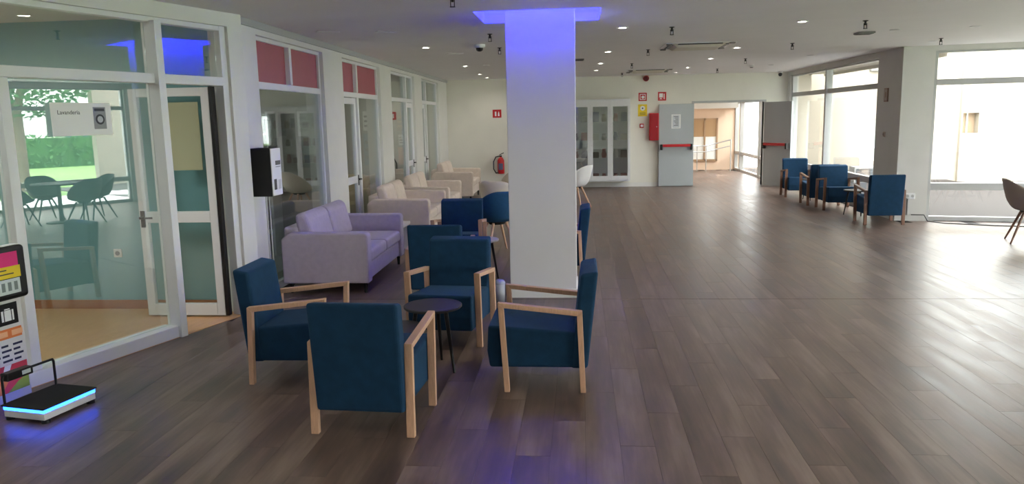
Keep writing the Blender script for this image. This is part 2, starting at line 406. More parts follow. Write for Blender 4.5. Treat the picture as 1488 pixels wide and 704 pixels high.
# laundry sign hung inside the glass
sg = thing('laundry_sign', 'white laundry sign with washing machine picture hung on the near-left window', 'sign', (A.x+NV.x*1.84, A.y+NV.y*1.84, 1.68), AN+PI)
# local: x towards the bend, y = away from hall (-.y hall)
B(0, .49, -.012, -.004, 0, .235).build('board', M_paper, sg)
sg.location = Vector((A.x+NV.x*1.85, A.y+NV.y*1.85, 1.69)) + Vector((-NV.y, NV.x, 0))*(-.02)
text_mesh('lettering', 'Lavandería', .042, M_ink, sg, (.045, -.0126, .165), (PI/2, 0, 0))
p = B(.335, .44, -.0135, -.012, .045, .205).build('machine_picture', mat('picture_grey', (150, 152, 156), .6), sg)
MB().cyl((.388, -.0135, .115), (.388, -.0155, .115), .038, n=20).build('machine_door', mat('picture_dark', (62, 64, 70), .5), p)
MB().cyl((.388, -.0155, .115), (.388, -.0165, .115), .024, n=20).build('machine_drum', mat('picture_light', (190, 192, 196), .5), p)
B(.345, .43, -.0145, -.0135, .175, .195).build('machine_panel', mat('picture_dark', (62, 64, 70), .5), p)

# far wall with doorway
DX0, DX1, DZ = 2.78, 4.45, 2.02
wb = MB().box(-3.6, DX0, YB, YB+.16, 0, CH).box(DX1, 5.2, YB, YB+.16, 0, CH).box(DX0, DX1, YB, YB+.16, DZ, CH)
stuc('wall_back', wb, M_wall, 'cream far wall with cabinet, signs and double doorway', 'wall')
stuc('baseboard_back', B(-3.3, 1.93, YB-.014, YB-.0005, 0, .10), M_white, 'white skirting at the foot of the far wall', 'baseboard')
stuc('trim_2', MB().box(DX0-.05, DX0, YB-.03, YB+.17, 0, DZ+.05).box(DX1, DX1+.05, YB-.03, YB+.17, 0, DZ+.05).box(DX0, DX1, YB-.03, YB+.17, DZ, DZ+.05), M_greyframe, 'grey steel frame around the far double doorway', 'trim')
# right wall with window (local x from far corner towards camera; y to the hall is right-hand: computed below)
VR = (C2-C1).normalized(); AR = ang(VR); LR = (C2-C1).length      # heading -Y ; left normal = +X (outside)
def rroot(name, label, cat, P, a): return thing(name, label, cat, (P.x, P.y, 0), a, kind='structure')
w = MB().box(0, .2, 0, .2, 0, CH).box(.2, LR, 0, .2, 2.62, CH)
o = stuc('wall_right', w, M_pillar, 'band and jamb around the right window wall by the far door', 'wall'); o.location = (C1.x, C1.y, 0); o.rotation_euler = (0, 0, AR)
def glazed(name, label, P, a, x0, x1, mulls, ztop=2.62, tr=(2.12, 2.21), rail=(.49, .60), fm=M_greyframe, y=.1, sill=.07):
    r = rroot(name, label, 'window', P, a); f = MB(); d0, d1 = y-.05, y+.05; e = .05
    f.box(x0, x0+e, d0, d1, 0, ztop).box(x1-e, x1, d0, d1, 0, ztop).box(x0+e, x1-e, d0, d1, ztop-.03, ztop)
    xs = [x0+e]+[v for m_ in mulls for v in (m_-.045, m_+.045)]+[x1-e]
    for m_ in mulls: f.box(m_-.045, m_+.045, d0-.03, d1, sill, ztop-.03)
    for a_, b_ in zip(xs[::2], xs[1::2]):
        f.box(a_, b_, d0, d1, *tr); f.box(a_, b_, d0, d1, *rail); f.box(a_, b_, d0, d1, 0, sill)
        for z0, z1 in ((sill, rail[0]), (rail[1], tr[0]), (tr[1], ztop-.03)):
            B(a_, b_, y-.004, y+.004, z0, z1).build('pane', M_glass, r)
    f.build('frame', fm, r, bevel=.004); return r
glazed('window_6', 'tall right window beside the far doors behind blue armchairs', C1, AR, .2, LR, [2.85])
# pillar and second right wall
V2 = (C4-C3).normalized(); A2 = ang(V2); L2 = (C4-C3).length      # heading +X ; left normal = +Y (outside)
pl = MB().prism([(C2.x, C2.y), (C3.x, C3.y), (C3.x+V2.x*.45, C3.y+V2.y*.45), (C3.x+V2.x*.45+.05, C3.y+V2.y*.45+.3), (5.22, 13.3), (5.22, 13.86)], 0, CH)
stuc('wall_right_pillar', pl, M_pillar, 'grey-white pillar between the two right windows', 'wall')
stuc('baseboard_right', MB().prism([(C2.x-.012, C2.y-.004), (C3.x-.008, C3.y-.013), (C3.x, C3.y-.0005), (C2.x, C2.y-.0005)], 0, .09).prism([(C3.x-.008, C3.y-.013), (C3.x+V2.x*.45, C3.y+V2.y*.45-.013), (C3.x+V2.x*.45, C3.y+V2.y*.45-.0005), (C3.x, C3.y-.0005)], 0, .09), M_pillar, 'skirting at the foot of the right pillar', 'baseboard')
o = stuc('wall_right_front', MB().box(.45, L2, 0, .2, 2.64, CH).box(2.35, L2, 0, .2, 0, 2.64), M_pillar, 'band over the wide window at the right edge', 'wall'); o.location = (C3.x, C3.y, 0); o.rotation_euler = (0, 0, A2)
glazed('window_7', 'wide window at the right edge onto the paved courtyard', C3, A2, .45, 2.35, [], ztop=2.64)
# side and rear walls outside the frame
X9 = 8.8
stuc('wall_right_side', MB().box(X9, X9+.2, 11.3, 12.2, 0, CH).box(X9, X9+.2, -4.2, 11.3, 2.60, CH).box(X9, X9+.2, -4.2, -2.5, 0, 2.6), M_pillar, 'side wall with garden window beyond the right edge', 'wall')
glazed('window_8', 'garden window mirrored in the near-left glass', Vector((X9, -2.5)), PI/2, 0, 13.8, [2.8, 5.6, 8.4, 11.2], ztop=2.6, y=-.1)
stuc('wall_rear', B(-9.5, 9.0, -4.3, -4.2, 0, CH), M_wall, 'plain wall behind the camera', 'wall')

# column
col = thing('column', 'square white column lit purple by blue light at its top', 'column', (-.365, 7.76, 0), kind='structure')
B(-.325, .325, -.30, .30, 0, zt).build('shaft', mat('column_white', (216, 213, 214), .55, noise=.015, nscale=3), col, bevel=.006)
B(-.335, .335, -.31, .31, 0, .09).build('plinth', M_white, col, bevel=.004)

# ------------------------------------------------------------------ far doors
def pbar(root, x0, x1, y, s):
    for xx in (x0, x1):
        b = B(xx-.025, xx+.025, y, y+s*.10, .90, 1.04).build('bar_bracket', M_black, root, bevel=.008)
    B(x0+.025, x1-.025, y+s*.05, y+s*.10, .975, 1.04).build('push_bar', M_red, root, bevel=.008)
d = thing('door_5', 'open grey steel door leaf flat against the far wall with notice', 'door', (DX0-.01, YB-.09, 0), PI, kind='structure')
B(0, .84, -.025, .025, .012, 2.01).build('leaf', M_greydoor, d, bevel=.004)
pbar(d, .06, .78, .025, 1)
n = B(.32, .54, .0255, .0285, 1.42, 1.76).build('notice', M_paper, d)
B(.345, .515, .029, .030, 1.44, 1.74).build('notice_sheet', mat('notice_sheet', (200, 206, 210), .7), n)
for k_ in range(7): B(.375, .485-.02*(k_ % 3), .0302, .0310, 1.70-.035*k_, 1.712-.035*k_).build('text_line', M_ink, n)
d2v = Vector((.46, -.70)).normalized()
d = thing('door_6', 'open grey steel door leaf swung out beside the right window', 'door', (DX1+.01, YB-.09, 0), ang(d2v), kind='structure')
B(0, .84, -.025, .025, .012, 2.01).build('leaf', M_greydoor, d, bevel=.004)
pbar(d, .06, .78, -.025, -1)

# ------------------------------------------------------------------ corridor beyond the doors
stuc('wall_corridor_end', MB().box(2.3, 5.1, 25.2, 25.35, 0, 2.4), M_peach, 'peach end wall of the corridor beyond the doors', 'wall')
stuc('wall_corridor_left', B(2.3, 2.45, YB+.16, 25.2, 0, 2.4), M_peach, 'peach side wall of the corridor', 'wall')
stuc('ceiling_corridor', MB().box(2.3, 5.0, YB+.16, 25.2, 2.3, 2.4).box(2.45, 4.85, 24.7, 25.199, 1.92, 2.3), M_white, 'white corridor ceiling with lowered end', 'ceiling')
cw = glazed('window_9', 'tall corridor window beyond the open doors', Vector((4.80, 25.19)), -PI/2, 0, 5.4, [.9, 3.4], ztop=2.3, tr=(2.05, 2.1), rail=(.50, .60))
wd = thing('window_10', 'brown framed window with blind in the peach corridor end wall', 'window', (3.05, 25.19, 0), 0, kind='structure')
fm = MB()
for x in (0, .42, .84, 1.22): fm.box(x, x+.05, -.05, 0, .30, 1.62)
fm.box(0, 1.27, -.05, 0, 1.57, 1.62).box(0, 1.27, -.05, 0, .28, .34)
fm.build('frame', mat('oak_frame', (170, 140, 110), .5), wd)
for a in (.05, .47, .89):
    B(a, a+.37 if a < .8 else 1.22, -.02, -.012, .34, 1.05).build('pane', mat('lit_pane', (240, 242, 240), .3), wd)
    B(a, a+.37 if a < .8 else 1.22, -.03, -.022, 1.05, 1.57).build('blind', mat('tan_blind', (178, 146, 110), .8), wd)
hr = thing('handrail', 'thin steel handrail rising to the right in the corridor', 'handrail', (0, 24.2, 0))
MB().tube([(2.75, 0, .80), (3.82, 0, .80), (4.55, 0, .97)], .018).build('top_rail', M_chrome, hr)
MB().tube([(2.75, 0, .62), (3.82, 0, .62), (4.55, 0, .79), (4.55, 0, .97)], .016).build('lower_rail', M_chrome, hr)
for x, z in ((3.55, .8), (3.82, .8), (4.55, .8)): MB().cyl((x, 0, 0), (x, 0, z), .016).build('post', M_chrome, hr)

# ------------------------------------------------------------------ armchairs
def armchair(label, loc, rz, group, wood=M_beech):
    t = thing('armchair', label, 'armchair', loc, rz, group)
    MB().prism([(-.20, .15), (.36, .15), (.375, .26), (.365, .43), (-.20, .385)], -.253, .253, 'x').build('seat', M_blue, t, bevel=.018, seg=3)
    MB().prism([(-.275, .145), (-.165, .145), (-.235, .765), (-.345, .785)], -.256, .256, 'x').build('backrest', M_blue, t, bevel=.02, seg=3)
    T = .036
    for s in (-1, 1):
        x0, x1 = (.2575, .303) if s > 0 else (-.303, -.2575)
        MB().prism([(.228, 0), (.262, 0), (.294, .592), (.258, .558)], x0, x1, 'x').build('leg', wood, t, bevel=.003)
        MB().prism([(-.262, 0), (-.228, 0), (-.208, .506), (-.242, .536)], x0, x1, 'x').build('leg', wood, t, bevel=.003)
        MB().prism([(-.208, .506), (.258, .558), (.294, .592), (-.242, .536)], x0, x1, 'x').build('armrest', wood, t, bevel=.003)
    return t
def face(dx, dy): return math.atan2(dy, dx)-PI/2
G1 = 'blue armchairs with wooden arms'
a0 = armchair('blue armchair with its back to the camera, nearest of all', (-1.215, 4.32, 0), face(.06, 1), G1)
dup(a0, 'blue armchair at the left of the nearest group, facing right', (-1.99, 5.19, 0), face(1, .02))
dup(a0, 'blue armchair facing the camera across the small black round tables', (-1.035, 6.07, 0), face(-.11, -.99))
dup(a0, 'blue armchair seen side-on in front of the column, facing left', (-.235, 5.09, 0), face(-1, .0))
dup(a0, 'blue armchair whose top shows just behind the camera-facing armchair', (-1.365, 7.43, 0), face(0, 1))
dup(a0, 'blue armchair facing the camera between the beige sofas and the column', (-1.45, 9.19, 0), face(0.02, -1))
dup(a0, 'blue armchair mostly hidden behind the right edge of the column', (-.235, 8.60, 0), face(-1, 0))
a1 = armchair('farthest blue armchair by the right window, next to the open grey door', (4.56, 16.85, 0), face(-.05, -1), G1, M_walnut)
dup(a1, 'blue armchair turned away, half hidden between the two window armchairs', (4.56, 15.3, 0), face(.0, 1))
dup(a1, 'middle blue armchair by the right window, facing the camera', (4.63, 14.53, 0), face(-.02, -1))
dup(a1, 'blue armchair with its back to the camera beside the right pillar', (4.68, 12.62, 0), face(.02, 1))

# ------------------------------------------------------------------ sofas (local: front +x, along y)
def sofa(label, loc, m, ln, group, rz=0):
    t = thing('sofa', label, 'sofa', loc, rz, group); h = ln/2; aw = .15
    B(-.42, .43, -h+aw+.002, h-aw-.002, .12, .30).build('base', m, t, bevel=.02, seg=3)
    for s in (-1, 1):
        y0, y1 = (h-aw, h) if s > 0 else (-h, -h+aw)
        MB().prism([(-.44, .11), (.46, .11), (.465, .60), (.44, .63), (-.36, .635), (-.44, .57)], y0, y1, 'y').build('armrest', m, t, bevel=.022, seg=3)
        ym = (0.002, h-aw-.004) if s > 0 else (-h+aw+.004, -.002)
        B(-.20, .455, ym[0], ym[1], .302, .435).build('seat_cushion', m, t, bevel=.035, seg=3)
        MB().prism([(-.30, .42), (-.12, .437), (-.20, .78), (-.26, .83), (-.34, .80)], ym[0], ym[1], 'y').build('back_cushion', m, t, bevel=.04, seg=3)
        for x in (-.38, .40): MB().cyl((x, s*(h-.08), .11), (x, s*(h-.08), 0), .022, .015, 10).build('leg', M_blackmat, t)
    B(-.46, -.30, -h+aw+.002, h-aw-.002, .12, .68).build('backrest', m, t, bevel=.03, seg=3)
    return t
sofa('lavender two-seat fabric sofa by the first pink-topped bay', (-2.625, 8.48, 0), M_lav, 1.72, 'two-seat sofas along the left wall', rz=.012)
s0 = sofa('nearest beige two-seat sofa, behind the lavender one', (-2.63, 11.68, 0), M_beige, 1.55, 'two-seat sofas along the left wall', rz=.012)
dup(s0, 'middle one of the three beige sofas along the left wall', (-2.66, 13.60, 0), .012)
dup(s0, 'farthest beige sofa near the far wall corner', (-2.76, 17.25, 0), .012)

# ------------------------------------------------------------------ tables
def round_table(label, loc, r, h, top, leg, group=None, nl=3, rz=0.3, cat='table'):
    t = thing('side_table', label, 'table', loc, rz, group)
    MB().lathe([(0, h-.022), (r-.008, h-.022), (r, h-.015), (r, h-.004), (r-.006, h), (0, h)], 40).build('table_top', top, t, smooth=False)
    for i in range(nl):
        a = 2*PI*i/nl; c, s = math.cos(a), math.sin(a)
        MB().cyl((c*r*.6, s*r*.6, h-.021), (c*r*.92, s*r*.92, 0), .016, .009, 10).build('leg', leg, t)
    return t
M_ttop = mat('smoked_table_top', (44, 41, 40), .55)
round_table('taller black round side table amid the nearest four armchairs', (-1.04, 5.27, 0), .205, .465, M_ttop, M_black, 'round side tables', rz=-.6)
round_table('lower black round side table tucked under the taller one', (-1.22, 4.95, 0), .18, .39, M_ttop, M_black, 'round side tables', rz=.5)
round_table('pale round side table behind the camera-facing near armchair', (-1.1, 8.35, 0), .21, .45, mat('pale_top', (205, 196, 190), .4), M_black, 'round side tables', rz=.2)
round_table('small black round side table beside the farthest window armchair', (4.62, 16.06, 0), .19, .42, M_ttop, M_black, 'round side tables', rz=.2)
round_table('small black round side table between the middle and near window armchairs', (4.66, 13.60, 0), .20, .43, M_ttop, M_black, 'round side tables', rz=.7)
t = thing('low_table', 'low pale square table between lavender and beige sofas', 'table', (-2.62, 10.2, 0), 0)
B(-.28, .28, -.28, .28, .34, .38).build('table_top', mat('pale_laminate', (206, 198, 196), .4), t, bevel=.004)
B(-.26, .26, -.26, -.23, .0, .34).build('side_panel', mat('pale_laminate', (206, 198, 196), .4), t)
B(-.26, .26, .23, .26, .0, .34).build('side_panel', mat('pale_laminate', (206, 198, 196), .4), t)
b = thing('waste_bin', 'small grey cylindrical bin at the left foot of the column', 'bin', (-.775, 7.28, 0))
MB().lathe([(0, .004), (.042, .004), (.045, 0), (.048, .19)], 24).build('body', mat('bin_grey', (168, 170, 178), .35), b, smooth=True, solid=.003)
MB().lathe([(.051, .18), (.051, .195), (.038, .215), (.016, .224), (0, .225)], 24).build('lid', mat('bin_lid', (150, 154, 170), .3), b, smooth=True)

# ------------------------------------------------------------------ shell chairs (front +y)
def shell_chair(label, loc, rz, m, wood, group):
    t = thing('shell_chair', label, 'chair', loc, rz, group)
    n = 40; prof = [0, .35, .7, .92, 1, 1, 1, 1]; vs = []; fs = []
    for j in range(8):
        for i in range(n):
            th = 2*PI*i/n; bk = (1-math.cos(th))/2            # th=0 front, pi back
            hgt = .045+.345*max(0, min(1, (bk-.22)/.72))**0.8
            if j < 4:
                r = .215*prof[j]; z = .44+.012*prof[j]**2-(.012 if j < 3 else 0); ox = 0
            else:
                u = (j-3)/4; r = .215*.92+(.03+.045*u)*(.4+.6*bk)+.012; z = .452+hgt*u; ox = 0
            vs.append((r*1.1*math.sin(th), r*1.05*math.cos(th)-(0.05*bk*max(0, (j-3)/4)), z))
    for j in range(7):
        for i in range(n): fs.append((j*n+i, j*n+(i+1) % n, (j+1)*n+(i+1) % n, (j+1)*n+i))
    fs.append(tuple(range(n-1, -1, -1)))
    MB().add(vs, fs).build('shell', m, t, smooth=True, solid=.022, sub=1)
    MB().cyl((0, 0, .385), (0, 0, .425), .10, .13, 16).build('seat_mount', M_blackmat, t)
    for sx in (-1, 1):
        for sy in (-1, 1): MB().cyl((sx*.09, sy*.09, .405), (sx*.235, sy*.235, 0), .019, .011, 10).build('leg', wood, t)
    return t
sc = shell_chair('beige tub chair with its rounded back to the camera, left of the column', (-1.22, 11.75, 0), face(.25, 1), M_shellb, M_beech, 'beige tub chairs')
dup(sc, 'farther beige tub chair, half hidden by the column', (-1.22, 14.6, 0), face(-.6, .8))
shell_chair('teal-blue tub chair on pale splayed legs left of the column', (-1.09, 10.05, 0), face(-.5, .9), mat('teal_blue_fabric', (20, 72, 104), .85, noise=.1, bump=.2, sheen=.2), M_beech, 'blue tub chairs')
shell_chair('white tub chair peeking out right of the column', (-.1, 15.1, 0), face(-.9, .4), M_shellw, M_beech, 'white tub chairs')
g4 = shell_chair('taupe shell chair cut off by the right edge', (5.86, 10.63, 0), face(1, -.35), M_shellg, M_walnut, 'taupe shell chairs')
# dining group right of the frame, mirrored in the near-left glass
dt = thing('dining_table', 'dark round dining table mirrored in the near-left glass', 'table', (6.0, 8.7, 0))
MB().lathe([(0, .71), (.44, .71), (.45, .72), (.45, .735), (.44, .74), (0, .74)], 32).build('table_top', M_shelld, dt)
MB().lathe([(.26, 0), (.26, .015), (.04, .03), (.035, .709)], 24).build('pedestal', M_blackmat, dt)
q0 = shell_chair('charcoal shell chair left of the mirrored dining table', (5.42, 8.9, 0), face(1, -.3), M_shelld, M_blackmat, 'charcoal shell chairs')
dup(q0, 'charcoal shell chair behind the mirrored dining table', (6.1, 9.4, 0), face(-.1, -1))
dup(q0, 'charcoal shell chair right of the mirrored dining table', (6.7, 8.7, 0), face(-1, 0))
dup(q0, 'charcoal shell chair nearest in the mirrored dining group', (5.95, 8.0, 0), face(.1, 1))

# ------------------------------------------------------------------ kiosk and luggage scale
kd = Vector((.18, .984))                                        # front face runs this way (left to right in the photo)
ks = thing('luggage_kiosk', 'white self-service luggage weighing post with black terminal on top', 'kiosk', (-3.70, 4.48, 0), ang(kd))
# local x along the face, hall side is -y
B(-.24, .21, .0, .06, 0, .98).build('body', M_white, ks, bevel=.008)
tmn = B(-.24, .185, -.11, -.0005, .68, 1.02).build('terminal', M_black, ks, bevel=.025, seg=4)
B(-.24, .12, -.1115, -.1105, .89, .985).build('pink_label', M_pinklab, tmn)
B(-.24, .13, -.1125, -.1115, .82, .895).build('yellow_label', M_yellow, tmn)
for i in range(2): B(-.2, .08-.05*i, -.1135, -.1126, .845+.025*i, .852+.025*i).build('text_line', M_ink, tmn)
B(-.08, .12, -.1115, -.1105, .72, .815).build('display', mat('display_grey', (205, 214, 210), .3), tmn)
for i in range(4): B(-.06+.045*i, -.035+.045*i, -.1125, -.1115, .74, .795).build('digit', mat('display_digit', (120, 132, 128), .4), tmn)
B(.02, .16, -.09, -.03, 1.0205, 1.023).build('receipt', M_paper, tmn)
for i in range(2):
    x = .02-.17*i
    pc = B(x, x+.15, -.003, -.0005, .50, .64).build('pictogram', M_black, ks)
    B(x+.03, x+.12, -.0045, -.0035, .525, .595).build('suitcase_body', M_paper, pc)
    B(x+.055, x+.095, -.0045, -.0035, .598, .606).build('suitcase_handle', M_paper, pc)
    for xx in (x+.045, x+.10): B(xx, xx+.006, -.0055, -.0046, .525, .595).build('suitcase_strap', M_black, pc)
B(-.24, .185, -.002, -.0005, .41, .475).build('orange_strip', M_orange, ks)
for i in range(4): B(-.22+.11*i, -.14+.11*i, -.0028, -.0021, .425, .46).build('orange_icon', mat('orange_light', (246, 186, 140), .5), ks)
for i in range(4):
    for j in range(5):
        x0 = -.23+.085*j; B(x0, x0+.05+.02*((i+j) % 2), -.0015, -.0005, .26+.033*i, .274+.033*i).build('text_word', mat('ink_blue', (46, 50, 76), .8), ks)
gp = B(-.24, .195, -.002, -.0005, .06, .24).build('picture', mat('photo_red', (214, 70, 84), .5), ks)
MB().prism([(-.24, .06), (-.02, .06), (.05, .14), (-.1, .2), (-.24, .16)], -.003, -.0021, 'y').build('picture_orange', M_orange, gp)
MB().prism([(.03, .06), (.195, .06), (.195, .15), (.12, .12)], -.003, -.0021, 'y').build('picture_green', mat('photo_green', (150, 176, 70), .5), gp)
MB().prism([(.04, .16), (.08, .24), (.03, .24), (.0, .16)], -.0035, -.0022, 'y').build('picture_white', M_paper, gp)
# platform scale
P0 = Vector((-3.19, 4.15)); P1 = Vector((-3.11, 4.54)); P3 = Vector((-3.50, 4.21)); P2 = Vector((-3.42, 4.60))
sca = thing('luggage_scale', 'black luggage scale platform with glowing blue edge on the floor', 'scale', (-3.305, 4.375, 0), 0)
def rel(p, dx=0): return (p.x+3.305, p.y-4.375)
def inset(k): return [(rel(p)[0]*k, rel(p)[1]*k) for p in (P3, P0, P1, P2)]
MB().prism(inset(1.02), .088, .098).build('platform_plate', M_blackmat, sca, bevel=.003)
MB().prism(inset(.97), .022, .066).build('scale_body', M_white, sca, bevel=.003)
MB().prism(inset(.975), .0665, .0875).build('light_strip', M_led2, sca)
for p in inset(.85): MB().cyl((p[0], p[1], 0), (p[0], p[1], .022), .025, n=12).build('foot', M_black, sca)
q3 = Vector(rel(P3)); q2 = Vector(rel(P2)); e0 = q3*.93; e1 = q2*.93
MB().tube([(e0.x, e0.y, .099), (e0.x, e0.y, .255), (e0.x*.98+e1.x*.02, e0.y*.98+e1.y*.02, .27), (e1.x*.98+e0.x*.02, e1.y*.98+e0.y*.02, .27), (e1.x, e1.y, .255), (e1.x, e1.y, .099)], .008).build('handle_hoop', M_black, sca)
mm = (e0*.72+e1*.28)
bx_ = B(-.03, .03, -.09, .09, .235, .285); 
rd_ = bx_.build('readout_box', M_black, sca, bevel=.006); rd_.location = (mm.x, mm.y, 0); rd_.rotation_euler = (0, 0, -.2)
B(.0305, .0315, .01, .07, .25, .275).build('readout_screen', mat('display_grey', (205, 214, 210), .3), rd_)

# ------------------------------------------------------------------ wall box on the first post
wbx = thing('dispenser_box', 'black and white coin dispenser box mounted on the first left post', 'dispenser', (A.x+VW.x*.21, A.y+VW.y*.21, 1.07), ang(VW))
# local x along wall (away), -y to hall ; camera sees its near side (black) and its front (white)
B(-.12, .12, -.23, -.0305, 0, .45).build('case', M_blackmat, wbx, bevel=.006)
wfx = B(-.117, .117, -.2425, -.2305, .003, .447).build('front_panel', M_paper, wbx, bevel=.004)
B(-.03, .09, -.246, -.2428, .29, .33).build('coin_slot', M_black, wfx)
B(-.03, .09, -.244, -.2428, .27, .275).build('text_line', M_ink, wfx)
B(-.09, -.03, -.247, -.2428, .06, .16).build('knob_plate', M_darkmetal, wfx, bevel=.003)
B(.02, .09, -.2438, -.2428, .06, .15).build('instruction_label', mat('label_grey', (208, 208, 206), .7), wfx)
MB().box(-.05, .05, -.03, -.0005, .03, .42).build('bracket', M_darkmetal, wbx)
MB().cyl((-.10, -.22, .462), (.10, -.22, .462), .008).build('hinge_rod', M_black, wbx)
cb = thing('cable_conduit', 'thin white conduit running down the first post beside the black box', 'conduit', (A.x+VW.x*.075, A.y+VW.y*.075, 0), ang(VW))
MB().cyl((0, -.014, 0.09), (0, -.014, 1.56), .011, n=10).build('pipe', M_greyframe, cb)
MB().cyl((0, -.014, 1.5605), (0, -.014, 1.585), .014, n=10).build('end_cap', M_black, cb)
for i, x in enumerate((.28, .36)):
    o = MB().cyl((0, 0, 0.02), (0, 0, 1.06), .007, n=8).build('cord', mat('cord_grey', (190, 192, 190), .5), None)
    o.location = (A.x+VW.x*x+.09, A.y+VW.y*x, 0)
    tag(o, ['left', 'right'][i]+' one of two pale cords hanging below the black dispenser box', 'cord', 'cords under the dispenser box')

# ------------------------------------------------------------------ far wall fittings
dc = thing('display_cabinet', 'white wall cabinet with four narrow glass doors right of the column', 'cabinet', (-.72, YB-.001, 0))
cw_, x1, dep = .485, 1.94, .34
k = MB().box(0, x1, -dep, 0, 2.10, 2.16).box(0, x1, -dep, 0, .17, .22).box(0, .03, -dep, 0, .22, 2.10).box(x1-.03, x1, -dep, 0, .22, 2.10).box(.03, x1-.03, -.02, 0, .22, 2.10)
k.build('carcass', M_alu, dc, bevel=.003)
for z in (.72, 1.15, 1.60): B(.03, x1-.03, -dep+.03, -.02, z, z+.018).build('shelf', M_alu, dc)
for i in range(4):
    xa, xb = i*cw_+.004, (i+1)*cw_-.004
    fr = MB(); y0, y1 = -dep-.03, -dep-.001; e = .06
    fr.box(xa, xa+e, y0, y1, .2, 2.14).box(xb-e, xb, y0, y1, .2, 2.14).box(xa+e, xb-e, y0, y1, 1.98, 2.14).box(xa+e, xb-e, y0, y1, .2, .30)
    dr = fr.build('door', M_alu, dc, bevel=.003)
    B(xa+e, xb-e, -dep-.018, -dep-.012, .30, 1.98).build('pane', glass_mat('cabinet_glass_%d' % i, (.82, .86, .85, 1), 1.3, .12), dr)
    MB().cyl((xa+.03, -dep-.0305, 1.05), (xa+.03, -dep-.05, 1.05), .01).build('knob', M_chrome, dr)
B(.0, x1, -dep-.02, -.0, .165, .17).build('light_pelmet', M_alu, dc)
random.seed(3)
cols = [(120, 30, 34), (40, 60, 110), (190, 180, 160), (60, 50, 48), (150, 60, 60), (90, 110, 130), (200, 196, 190), (44, 46, 52)]
lv = {.22: 'bottom shelf', .738: 'second shelf up', 1.168: 'third shelf up', 1.618: 'top shelf'}
cn = {(120, 30, 34): 'dark red', (40, 60, 110): 'navy', (190, 180, 160): 'cream', (60, 50, 48): 'dark brown', (150, 60, 60): 'brick red', (90, 110, 130): 'slate blue', (200, 196, 190): 'off-white', (44, 46, 52): 'black'}
dn = ['leftmost', 'second', 'third', 'rightmost']
for i in range(1, 4):
    for z in lv:
        for j in range(2):
            x = -.72+i*cw_+.14+.20*j; c = cols[(i*3+j+int(z*7)) % 8] if z > .3 else cols[0 if j == 0 else 4]
            kk = MB(); h = .14+.1*random.random() if z > .3 else .13
            if (i+j) % 2: kk.lathe([(0, 0), (.05, 0), (.065, h*.4), (.04, h*.8), (.05, h), (0, h)], 16)
            else: kk.box(-.075, .075, -.06, .06, 0, h)
            o = kk.build('vase' if (i+j) % 2 else 'gift_box', mat('item_%d_%d_%d' % c, c, .5), None, bevel=0 if (i+j) % 2 else .008)
            o.location = (x, YB-.17, z+.0002)
            tag(o, '%s %s, %s one on the %s behind the %s cabinet door' % (cn[c], 'vase' if (i+j) % 2 else 'box', ('left', 'right')[j], lv[z], dn[i]), 'ornament', 'ornaments in the display cabinet')
def wallsign(name, label, x0, x1, z0, z1, m, cat='sign'):
    t = thing(name, label, cat, ((x0+x1)/2, YB-.001, (z0+z1)/2)); w_, h_ = (x1-x0)/2, (z1-z0)/2
    B(-w_, w_, -.006, 0, -h_, h_).build('plate', m, t); return t, w_, h_
t, w_, h_ = wallsign('fire_alarm_sign', 'red square fire alarm button sign left of the doors', 1.44, 1.64, 2.10, 2.30, M_redsign)
for a, b, c, d_ in ((-.07, .07, .055, .07), (-.07, -.055, -.07, .055), (-.07, .07, -.07, -.055), (.055, .07, -.07, .055)): B(a, b, -.008, -.0062, c, d_).build('white_border', M_paper, t)
MB().cyl((0.005, -.0062, -.005), (0.005, -.009, -.005), .038, n=16).build('button_symbol', M_paper, t)
t, w_, h_ = wallsign('fire_hose_sign', 'red square fire hose sign above the red cabinet', 1.91, 2.11, 2.10, 2.31, M_redsign)
B(-.07, .02, -.008, -.0062, -.03, .07).build('hose_symbol', M_paper, t); B(.04, .06, -.008, -.0062, -.07, .06).build('bar_symbol', M_paper, t)
MB().prism([(-.07, -.07), (.01, -.07), (-.03, -.04)], -.008, -.0062, 'y').build('flame_symbol', M_paper, t)
t, w_, h_ = wallsign('yellow_sign', 'yellow instruction sign under the fire alarm sign', 1.43, 1.65, 1.73, 2.02, M_yellow)
MB().cyl((0, -.0062, .05), (0, -.008, .05), .06, n=20).build('white_disc', M_paper, t); MB().cyl((0, -.0082, .05), (0, -.009, .05), .018, n=12).build('dot', M_black, t)
for i in range(3): B(-.07, .07, -.0075, -.0062, -.06-.025*i, -.052-.025*i).build('text_line', M_ink, t)
t = thing('call_point', 'small red fire call point below the yellow sign', 'alarm', (1.52, YB-.001, 1.50))
B(-.05, .05, -.04, 0, -.05, .05).build('box', M_red, t, bevel=.006); B(-.03, .035, -.043, -.0405, -.028, .028).build('glass_plate', M_paper, t)
t = thing('fire_cabinet', 'tall narrow red fire hose cabinet beside the left door leaf', 'cabinet', (1.80, YB-.001, 1.14))
B(-.10, .12, -.16, 0, 0, .66).build('body', M_red, t, bevel=.006); B(-.085, .10, -.172, -.161, .02, .64).build('door', mat('deep_red', (160, 22, 34), .4), t, bevel=.004)
MB().cyl((.07, -.173, .33), (.07, -.19, .33), .012).build('knob', M_chrome, t)
t = thing('alarm_sounder', 'small dark red alarm sounder under the ceiling above the signs', 'alarm', (1.62, YB-.001, 2.64))
MB().cyl((0, 0, 0), (0, -.03, 0), .07, n=20).build('base', mat('deep_red', (160, 22, 34), .4), t); MB().cyl((0, -.0302, 0), (0, -.09, 0), .055, .03, 20).build('horn', mat('dark_red', (96, 16, 22), .4), t)
t, w_, h_ = wallsign('extinguisher_sign', 'red fire extinguisher sign on the far wall left of the column', -2.17, -1.95, 1.77, 1.97, M_redsign)
